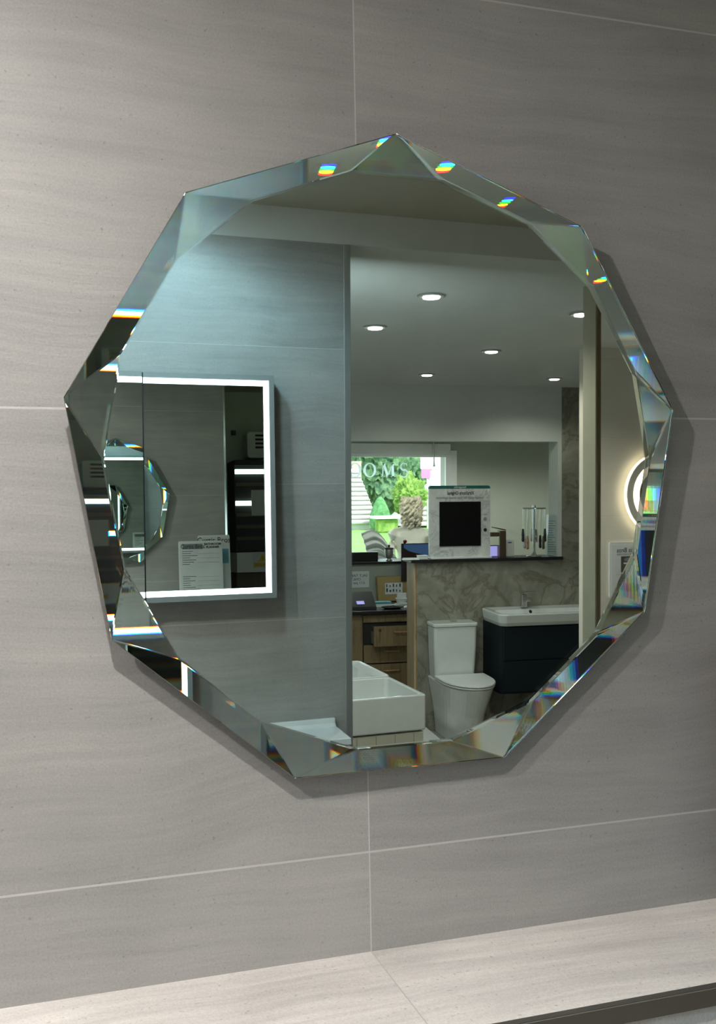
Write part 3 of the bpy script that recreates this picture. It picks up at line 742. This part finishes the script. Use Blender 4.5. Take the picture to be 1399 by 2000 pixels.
# bronze basin tap
bt = onwall('basin_tap', 'tall dark bronze basin tap right of the display board', 'tap', .510, -.04)
obj('body', bx(bm_new(), -.026, .026, -.024, .024, 0, .190), m_bronze, bt, bevel=.004)
obj('spout', bx(bm_new(), -.090, -.0262, -.020, .020, .150, .180), m_bronze, bt, bevel=.004)
bm = bm_new(); loft(bm, [[(-.075, -.012, .214), (-.075, .012, .214), (-.075, .012, .219), (-.075, -.012, .219)], [(.026, -.02, .191), (.026, .02, .191), (.026, .02, .200), (.026, -.02, .200)]]); obj('lever', bm, m_bronze, bt, bevel=.001)
lp = onwall('small_screen', 'small glowing purple screen beside the bronze tap', 'screen', .462, -.075)
obj('casing', bx(bm_new(), -.036, .036, -.006, .0, 0, .085), m_blackm, lp); obj('display', bx(bm_new(), -.032, .032, .0003, .0015, .006, .079), m_screen, lp)
wb_ = onwall('white_dispenser', 'pale white box behind the bronze tap', 'box', .582, -.085)
obj('body', bx(bm_new(), -.036, .036, -.03, .02, 0, .125), m_white, wb_, bevel=.006); obj('logo', bx(bm_new(), -.014, .014, .0203, .021, .098, .106), m_blue, wb_)
gs = tag(obj('glass_samples', bx(bm_new(), -.11, .11, -.03, .03, 0, .006), m_acrylic), 'row of clear glass samples lying in front of the bronze tap', 'sample')
gs.location = BL(.53, .0, 1.2125); gs.rotation_euler = (0, 0, A6)
# rotating sample chain stand
st = onwall('sample_stand', 'chrome carousel stand with hanging chain plug samples', 'stand', .762, -.05)
obj('base', lathe(bm_new(), (0, 0, 0), [(.055, 0), (.055, .006), (.02, .012), (.012, .03)], 28), m_chrome, st, smooth=True)
obj('pole', lathe(bm_new(), (0, 0, .025), [(.010, 0), (.010, .325), (.013, .33), (.013, .345)], 20), m_chrome, st)
bm = bm_new()
for k in range(4):
    a = R(45 * k + 12); tube(bm, [(math.cos(a) * .085, math.sin(a) * .085, .348), (-math.cos(a) * .085, -math.sin(a) * .085, .348)], .005)
obj('arms', bm, m_chrome, st)
fin = [m_blackm, m_bronze, m_chrome, m_oakd, m_blackm, m_alu, m_white, m_blackm]
for k in range(8):
    a = R(45 * k + 12); p = (math.cos(a) * .08, math.sin(a) * .08)
    ch = obj('chain', tube(bm_new(), [(p[0], p[1], .346), (p[0], p[1], .20 - .05 * (k % 2))], .0022, 6), m_chrome, st)
    z = .20 - .05 * (k % 2)
    obj('handle', lathe(bm_new(), (p[0], p[1], z - .095), [(.006, 0), (.011, .01), (.009, .04), (.011, .05), (.007, .095)], 10), fin[k], ch)
ah = onwall('leaflet_block', 'clear acrylic leaflet holder leaning at the right end of the capping', 'leaflet holder', .9055, -.045)
ah.rotation_euler = (0, R(1.5), A6)
obj('holder', bx(bm_new(), -.048, .048, -.022, .022, .0, .300), m_acrylic, ah); obj('sheet', bx(bm_new(), -.044, .044, -.004, .0, .008, .285), mat('pale_blue_sheet', (.55, .68, .68), .4), ah)
bm = bm_new()
for k in range(14): bx(bm, -.04, random.uniform(-.01, .04), .0002, .0008, .03 + k * .017, .035 + k * .017)
obj('print_lines', bm, m_inkg, ah)

# ------------------------------------------------------------------ desk area behind the half wall
def dstruct(name, bm, m, label, **k):
    o = struct(name, bm, m, label, **k); o.location = (2.5, -7.0, 0); o.rotation_euler = (0, 0, A6); return o
dstruct('wall_low', bx(bm_new(), -1.9, 1.6, -.10, 0, 0, 1.072), mat('pale_green_paint', (.40, .42, .37), .8), 'low painted wall behind the desk')
sill = obj('shelf_top', bx(bm_new(), -1.9, 1.6, -.30, .03, 1.073, 1.093), m_black, bevel=.002); sill.location = (2.5, -7.0, 0); sill.rotation_euler = (0, 0, A6)
tag(sill, 'long black shelf top on the low wall in front of the window', 'shelf')
def ondesk(name, label, cat, u, o, z, rz=0):
    return thing(name, label, cat, (2.5 + u * math.cos(A6) - o * math.sin(A6), -7.0 + u * math.sin(A6) + o * math.cos(A6), z), A6 + rz)
bb = ondesk('black_speaker_box', 'flat black box standing on the shelf below the letters', 'box', -.12, -.06, 1.0935)
obj('body', bx(bm_new(), -.155, .155, -.05, .02, 0, .076), m_black, bb, bevel=.003)
obj('side_panel', bx(bm_new(), .1552, .158, -.04, .01, .01, .066), m_blackm, bb)
jar = ondesk('lidded_jar', 'grey urn shaped jar with knob lid on the black shelf', 'jar', .135, -.06, 1.0935)
obj('body', lathe(bm_new(), (0, 0, 0), [(.028, 0), (.030, .004), (.016, .014), (.024, .024), (.034, .045), (.038, .085), (.037, .100)], 28), m_alu, jar, smooth=True)
obj('lid', lathe(bm_new(), (0, 0, .1), [(.041, 0), (.038, .008), (.008, .012), (.007, .020), (.011, .026), (.006, .033)], 24), m_blackm, jar, smooth=True)
mon = ondesk('monitor', 'thin black monitor with a dark blue picture in front of the statue', 'monitor', .355, .10, .93)
obj('casing', bx(bm_new(), -.155, .20, -.012, .0, .0, .315), m_blackm, mon, bevel=.002)
scr = obj('screen', bx(bm_new(), -.135, .19, .0003, .0015, .045, .308), m_wallpaper, mon)
bm = bm_new(); prism(bm, [(-.135, .045), (-.135, .28), (-.09, .25), (-.03, .235), (.03, .22), (.04, .12), (.05, .045)], .0016, .0026); obj('dark_shape', bm, mat('dark_red_shape', (.03, .005, .006), .6), scr)
obj('stand', bx(bm_new(), .12, .17, -.04, -.012, -.155, .1), m_blackm, mon)
rb = ondesk('red_ornament', 'small dark red ball on top of the black monitor', 'ornament', .232, .094, 1.2455)
bm = bm_new(); bmesh.ops.create_icosphere(bm, subdivisions=2, radius=.017)
for v in bm.verts: v.co *= random.uniform(.88, 1.1); v.co.z += .016
obj('ball', bm, m_red, rb)
nt2 = ondesk('wall_notice', 'white notice with three lines of text on the low wall above the card reader', 'notice', -.17, .002, .88)
obj('sheet', bx(bm_new(), -.115, .115, 0, .004, 0, .135), m_paper, nt2)
text('lettering', 'SALT TABLETS\nONLY\n£11 per bag', .030, m_ink, nt2, (0, .0048, .068), '+y', width=.205)
cb = ondesk('cardboard_box', 'brown cardboard box leaning on the low wall over the desk', 'box', .135, .02, .77)
bm = bm_new(); loft(bm, [[(-.13, 0, 0), (.22, 0, 0), (.22, .07, 0), (-.13, .07, 0)], [(-.14, 0, .20), (.22, 0, .20), (.22, .06, .20), (-.14, .06, .20)]]); obj('body', bm, m_card, cb, bevel=.002)
lb_ = obj('label_sheet', bx(bm_new(), -.075, .075, .072, .0735, .055, .150), m_paper, cb)
bm = bm_new()
for k in range(10): x_ = -.065 + .028 * (k % 5); z_ = .075 + .040 * (k // 5); bx(bm, x_, x_ + random.uniform(.008, .016), .0736, .0742, z_, z_ + random.uniform(.012, .030))
obj('drawings', bm, m_ink, lb_)
# desk
dk = thing('office_desk', 'oak desk with black top and one drawer pulled open', 'desk', (2.19, -6.42, 0), A6)
obj('desktop', bx(bm_new(), -.75, .95, -.54, .04, .735, .765), m_black, dk, bevel=.004)
obj('left_panel', bx(bm_new(), -.70, -.005, -.50, -.005, 0, .733), m_oak, dk)
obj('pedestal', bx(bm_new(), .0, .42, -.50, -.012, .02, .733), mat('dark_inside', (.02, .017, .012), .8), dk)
obj('top_rail', bx(bm_new(), 0, .42, -.012, .004, .672, .728), m_oak, dk)
dr = obj('drawer', bx(bm_new(), .055, .42, .10, .118, .50, .655), m_oak, dk, bevel=.002)
obj('drawer_side', bx(bm_new(), .065, .075, -.3, .10, .51, .60), m_alu, dr)
obj('handle', tube(bm_new(), [(.215, .118, .612), (.22, .14, .612), (.33, .14, .612), (.335, .118, .612)], .006), m_oakd, dr)
obj('lock', loft(bm_new(), [circ((.105, .118, .625), .010, 16, 'Y'), circ((.105, .122, .625), .010, 16, 'Y')]), m_bronze, dr)
for a, b in ((.355, .495), (.03, .345)):
    d2 = obj('drawer', bx(bm_new(), .002, .42, -.010, .006, a, b), m_oak, dk, bevel=.002)
    obj('handle', tube(bm_new(), [(.165, .006, b - .05), (.17, .022, b - .05), (.28, .022, b - .05), (.285, .006, b - .05)], .006), m_oakd, d2)
def onD(name, label, cat, x, y, z=.7655, rz=0): 
    return thing(name, label, cat, (2.19 + x * math.cos(A6) - y * math.sin(A6), -6.42 + x * math.sin(A6) + y * math.cos(A6), z), A6 + rz)
cr = onD('card_reader', 'black desk phone with lit blue display at the left of the desk', 'phone', .02, -.12)
bm = bm_new(); loft(bm, [[(-.10, .07, 0), (.10, .07, 0), (.10, -.09, 0), (-.10, -.09, 0)], [(-.10, .065, .02), (.10, .065, .02), (.10, -.09, .125), (-.10, -.09, .125)]]); obj('body', bm, m_black, cr, bevel=.003)
bm = bm_new(); loft(bm, [[(-.05, .040, .040), (.01, .040, .040), (.01, .010, .060), (-.05, .010, .060)], [(-.05, .041, .042), (.01, .041, .042), (.01, .011, .062), (-.05, .011, .062)]]); obj('display', bm, m_screen, cr)
tc_ = onD('tape_dispenser', 'teal and white tissue box lying on the desk before the cardboard', 'box', .19, -.20)
obj('body', bx(bm_new(), -.075, .085, -.04, .04, 0, .024), m_white, tc_, bevel=.002); obj('printed_top', bx(bm_new(), -.07, .08, -.035, .035, .0245, .042), m_teal, tc_, bevel=.002)
pt = onD('paper_tray', 'black oval tray on the front of the desk', 'tray', .25, -.07)
obj('dish', loft(bm_new(), [circ((0, 0, 0), .06, 28, ry=.04), circ((0, 0, .012), .09, 28, ry=.06), circ((0, 0, .015), .09, 28, ry=.06), circ((0, 0, .006), .055, 28, ry=.035)]), m_black, pt, smooth=True)
for i, (x, y, z, rx, lb2) in enumerate(((.425, -.10, .7655, .3, 'crumpled white papers lying on the desk beside the pine post'), (.38, -.27, .7655, -.4, 'open white envelope standing in a grey cup on the desk'))):
    pp = onD('papers', lb2, 'papers', x, y, z, rx)
    bm = bm_new()
    for k in range(4): bx(bm, -.07 + .01 * k, .07 - .006 * k, -.05 + .008 * k, .05, .004 * k + .0003, .004 * k + .003)
    if i: 
        loft(bm, [circ((0, 0, .016), .035, 16), circ((0, 0, .055), .05, 16)]); bx(bm, -.04, .05, -.01, .0, .056, .095)
    obj('sheets', bm, m_paper, pp)

# ------------------------------------------------------------------ statue by the window
SX, SY = 3.33, -8.30
stt = thing('plaster_statue', 'cream statue of a curly haired figure seen from behind at the window', 'statue', (SX, SY, 0))
bm = bm_new()
def el(z, w, d, cx=0, cy=0, n=28): return [(cx + w * math.cos(2 * PI * k / n), cy + d * math.sin(2 * PI * k / n), z) for k in range(n)]
loft(bm, [el(.62, .19, .15), el(.76, .20, .15), el(.86, .175, .125), el(.97, .135, .10, .01), el(1.06, .135, .10, .01), el(1.14, .155, .105), el(1.22, .175, .10), el(1.27, .172, .085), el(1.305, .13, .07), el(1.33, .06, .055, .005), el(1.40, .052, .055, .01, -.01), el(1.43, .05, .06, .012, -.02)])
# head turned slightly
loft(bm, [el(1.36, .03, .04, .01, -.04), el(1.40, .065, .08, .012, -.03), el(1.46, .078, .098, .014, -.03), el(1.52, .078, .095, .014, -.03), el(1.57, .055, .07, .014, -.025), el(1.595, .02, .03, .014, -.025)])
tube(bm, [(.014, -.115, 1.47), (.014, -.145, 1.445), (.014, -.125, 1.435)], [.010, .014, .010])
tube(bm, [(-.012, -.112, 1.405), (.04, -.112, 1.405)], [.008, .008])
def limb(bm, pts, rad, n=16): tube(bm, pts, rad, n)
limb(bm, [(-.13, 0, 1.275), (-.185, .0, 1.235), (-.205, .005, 1.14), (-.195, .02, 1.03), (-.175, -.05, .93), (-.10, -.14, .90)], [.045, .052, .046, .038, .034, .022])
limb(bm, [(.13, 0, 1.275), (.165, -.0, 1.235), (.185, -.02, 1.15), (.175, -.05, 1.05), (.13, -.13, .99), (.05, -.17, .97)], [.045, .052, .044, .038, .032, .022])
for sx in (-1, 1):
    bx_, by_, bz_ = (-.10, -.14, .90) if sx < 0 else (.05, -.17, .97)
    for k in range(5):
        a = (-.5 + k * .25); L = (.04, .055, .06, .055, .045)[k]
        tube(bm, [(bx_, by_, bz_), (bx_ - sx * (.02 + L * .5), by_ - .02, bz_ + a * .05), (bx_ - sx * (.02 + L), by_ - .025, bz_ + a * .05 - .015)], [.012, .009, .007], 8)
body = obj('body', bm, m_stone, stt, smooth=True)
md = body.modifiers.new('remesh', 'REMESH'); md.mode = 'VOXEL'; md.voxel_size = .009; md.use_smooth_shade = True
md = body.modifiers.new('smooth', 'SMOOTH'); md.iterations = 6; md.factor = .5
bm = bm_new()   # hair: a cap and tumbling curls
loft(bm, [el(1.36, .07, .05, .02, .035), el(1.44, .100, .075, .02, .02), el(1.52, .10, .095, .016, .0), el(1.58, .075, .075, .014, -.01), el(1.612, .025, .03, .014, -.01)])
for k in range(90):
    th = random.uniform(-1.9, 1.9); z = random.uniform(1.30, 1.60); f = .32 + .72 * math.sin(PI * ((1.645 - z) / .42) ** .72)
    rx, ry = .098 * f, .092 * f
    cx, cy = .018 + rx * math.sin(th), .0 + ry * math.cos(th)
    pts = []; ph_ = random.uniform(0, 6)
    for s in range(9):
        t = s / 8; pts.append((cx + .016 * math.cos(ph_ + t * 5), cy + .010 * math.sin(ph_ + t * 5) + .004, z + .022 - t * .058))
    tube(bm, pts, [.006, .010, .012, .013, .013, .013, .012, .010, .005], 7)
obj('hair', bm, m_stoneh, stt, smooth=True)
bm = bm_new()   # draped skirt
rings = []
for i, (z, w) in enumerate(((.001, .24), (.25, .24), (.45, .235), (.62, .22), (.78, .21), (.84, .20))):
    rings.append([( w * (1 + .06 * math.sin(9 * a + i)) * math.cos(a), w * .8 * (1 + .06 * math.sin(9 * a + i)) * math.sin(a), z) for a in [2 * PI * k / 72 for k in range(72)]])
loft(bm, rings); obj('draped_skirt', bm, m_shell, stt, smooth=True)
# ribbed fan shaped tail
fn = thing('ribbed_fan_sculpture', 'pale ribbed fan shaped plaster tail left of the statue', 'sculpture', (2.90, -8.22, 0))
bm = bm_new(); nu, nv = 40, 26; grid = []
for i in range(nu + 1):
    row = []
    for j in range(nv + 1):
        t = i / nu; s = j / nv   # t across ribs from outer arch down, s along
        x = -.11 + .37 * s; zt = 1.262 + .045 * math.sin(PI * min(1, s * 1.15 + .05)) - .40 * max(0, s - .25) ** 1.6
        zb = .93; z = zt + (zb - zt) * t
        x += .10 * t * (1 - s)
        row.append((x, .055 * math.cos(PI * (t - .3)) + .010 * math.cos(2 * PI * t * 5.5 + s * 2), z))
    grid.append(row)
top_ = [[bm.verts.new(p) for p in r] for r in grid]; bot_ = [[bm.verts.new((p[0], p[1] - .02, p[2])) for p in r] for r in grid]
for i in range(nu):
    for j in range(nv):
        bm.faces.new((top_[i][j], top_[i][j + 1], top_[i + 1][j + 1], top_[i + 1][j])); bm.faces.new((bot_[i][j], bot_[i + 1][j], bot_[i + 1][j + 1], bot_[i][j + 1]))
for i in range(nu):
    for j in (0, nv): bm.faces.new((top_[i][j], top_[i + 1][j], bot_[i + 1][j], bot_[i][j]))
for j in range(nv):
    for i in (0, nu): bm.faces.new((top_[i][j], top_[i][j + 1], bot_[i][j + 1], bot_[i][j]))
obj('fan', bm, m_shell, fn, smooth=True)
obj('plinth', bx(bm_new(), -.20, .12, -.12, .10, 0, .95), m_shell, fn, bevel=.01)

# ------------------------------------------------------------------ outside
tag(obj('lawn', bx(bm_new(), -20, 60, -75, -20, -1.05, -1.0), m_grass), 'mown green lawn across the road outside the window', 'lawn', kind='stuff')
tag(obj('pavement', bx(bm_new(), -20, 60, -20, -9.3, -1.06, -1.02), mat('pale_paving', (.6, .6, .57), .8)), 'pale paving directly outside the shop window', 'pavement', kind='structure')
def crown(name, label, cat, loc, rx, ry, rz, m_, amp=.28, trunk=True, sub=5, freq=.9):
    t = thing(name, label, cat, loc)
    bm = bm_new(); bmesh.ops.create_icosphere(bm, subdivisions=sub, radius=1)
    from mathutils import noise as nz
    off = Vector((random.uniform(0, 50),) * 3)
    for v in bm.verts:
        d = v.co.normalized(); k = 1 + amp * (nz.noise(d * 2.3 + off) + .6 * nz.noise(d * 6 + off) + .5 * nz.noise(d * 14 + off) + .45 * nz.noise(d * 30 + off))
        v.co = Vector((d.x * rx * k, d.y * ry * k, d.z * rz * k + rz))
    obj('foliage', bm, m_, t)
    if trunk: obj('trunk', tube(bm_new(), [(0, 0, -.5), (0, 0, rz * .8)], [.3, .2], 10), m_oak, t)
    return t
g = 'trees beyond the lawn'
crown('broadleaf_tree', 'dark green tree behind the big letters, left part of the view', 'tree', (20.0, -68, -.45), 2.6, 2, 2.7, m_tree)
crown('broadleaf_tree', 'dark green tall tree in the middle of the window view', 'tree', (22.6, -61.5, -.2), 2.3, 2, 3.3, m_tree)
crown('broadleaf_tree', 'dark green tree beside the pink sign outside', 'tree', (26.4, -68, -.2), 2.2, 2, 3, m_tree)
crown('broadleaf_tree', 'dark green tree at the left edge of the window view', 'tree', (16.9, -73, -.45), 2.2, 2, 2.6, m_tree)
crown('bright_bush', 'yellow green bushy tree above the statue head', 'tree', (21.5, -53.5, -.25), .95, .7, 1.25, m_tree2)
t = thing('cone_shrub', 'clipped pale green cone shaped shrub on the lawn', 'shrub', (19.45, -53, -1.0))
bm = bm_new(); loft(bm, [circ((0, 0, z), r, 24) for z, r in ((.02, .5), (.4, .64), (.9, .60), (1.4, .42), (1.75, .25), (1.95, .06))]); obj('foliage', bm, m_cone, t, smooth=True)
t = thing('hedge', 'yellow green hedge under a flat white canopy outside', 'hedge', (19.0, -50.5, -1.0))
obj('foliage', bx(bm_new(), -.7, .5, -.3, .3, .0, .75), m_tree2, t, bevel=.1); obj('flat_canopy', bx(bm_new(), -.9, .55, -.5, .5, .76, .92), m_render, t, bevel=.02)
h = thing('house', 'house with pale tiled roof and pink chimney at the left of the view', 'house', (17.6, -57, -1.0))
obj('walls', bx(bm_new(), -3.0, 1.7, -3, 2.6, .0, .5), m_render, h)
bm = bm_new(); loft(bm, [[(-3.3, 2.9, .35), (2.15, 2.9, .35), (2.15, -3.3, .35), (-3.3, -3.3, .35)], [(-2.2, .3, 3.6), (1.75, .3, 3.6), (1.75, -.3, 3.6), (-2.2, -.3, 3.6)]]); obj('roof', bm, m_rooft, h)
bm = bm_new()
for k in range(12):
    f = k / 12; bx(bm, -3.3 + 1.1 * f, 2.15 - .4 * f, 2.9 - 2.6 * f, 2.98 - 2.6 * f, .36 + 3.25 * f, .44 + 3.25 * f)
obj('tile_courses', bm, mat('roof_dark_course', (.45, .42, .42), .9), h)  # darker strips along the tile courses
obj('chimney', bx(bm_new(), 1.85, 2.45, -1.6, -1.0, .0, 4.1), m_brick, h, bevel=.02)
h = thing('house', 'pale tiled roof rising to the right behind the statue shoulder', 'house', (24.6, -57, -1.0))
bm = bm_new(); loft(bm, [[(-2.9, 2, .1), (3, 2, .1), (3, -2, .1), (-2.9, -2, .1)], [(-.2, .2, 2.9), (2.2, .2, 2.9), (2.2, -.2, 2.9), (-.2, -.2, 2.9)]]); obj('roof', bm, m_rooft, h)
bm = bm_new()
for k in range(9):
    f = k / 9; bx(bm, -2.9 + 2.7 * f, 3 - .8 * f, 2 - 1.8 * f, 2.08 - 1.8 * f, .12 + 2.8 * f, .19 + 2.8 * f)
obj('tile_courses', bm, bpy.data.materials['roof_dark_course'], h)
g_ = obj('garden_wall', bx(bm_new(), 21.4, 24.5, -50.2, -50, -.998, 2.4), m_render); tag(g_, 'tall plain white wall outside, right end of the window view', 'wall')
t = thing('roadside_sign', 'pink and white sign on a post across the road', 'sign', (22.85, -54, -1.0))
obj('post', bx(bm_new(), -.06, .06, -.05, .05, 0, 4.0), m_render, t); obj('white_panel', bx(bm_new(), -.5, .9, .051, .12, 3.55, 4.25), m_render, t); obj('pink_panel', bx(bm_new(), -.45, .25, .05, .12, 3.0, 3.54), m_pink, t)
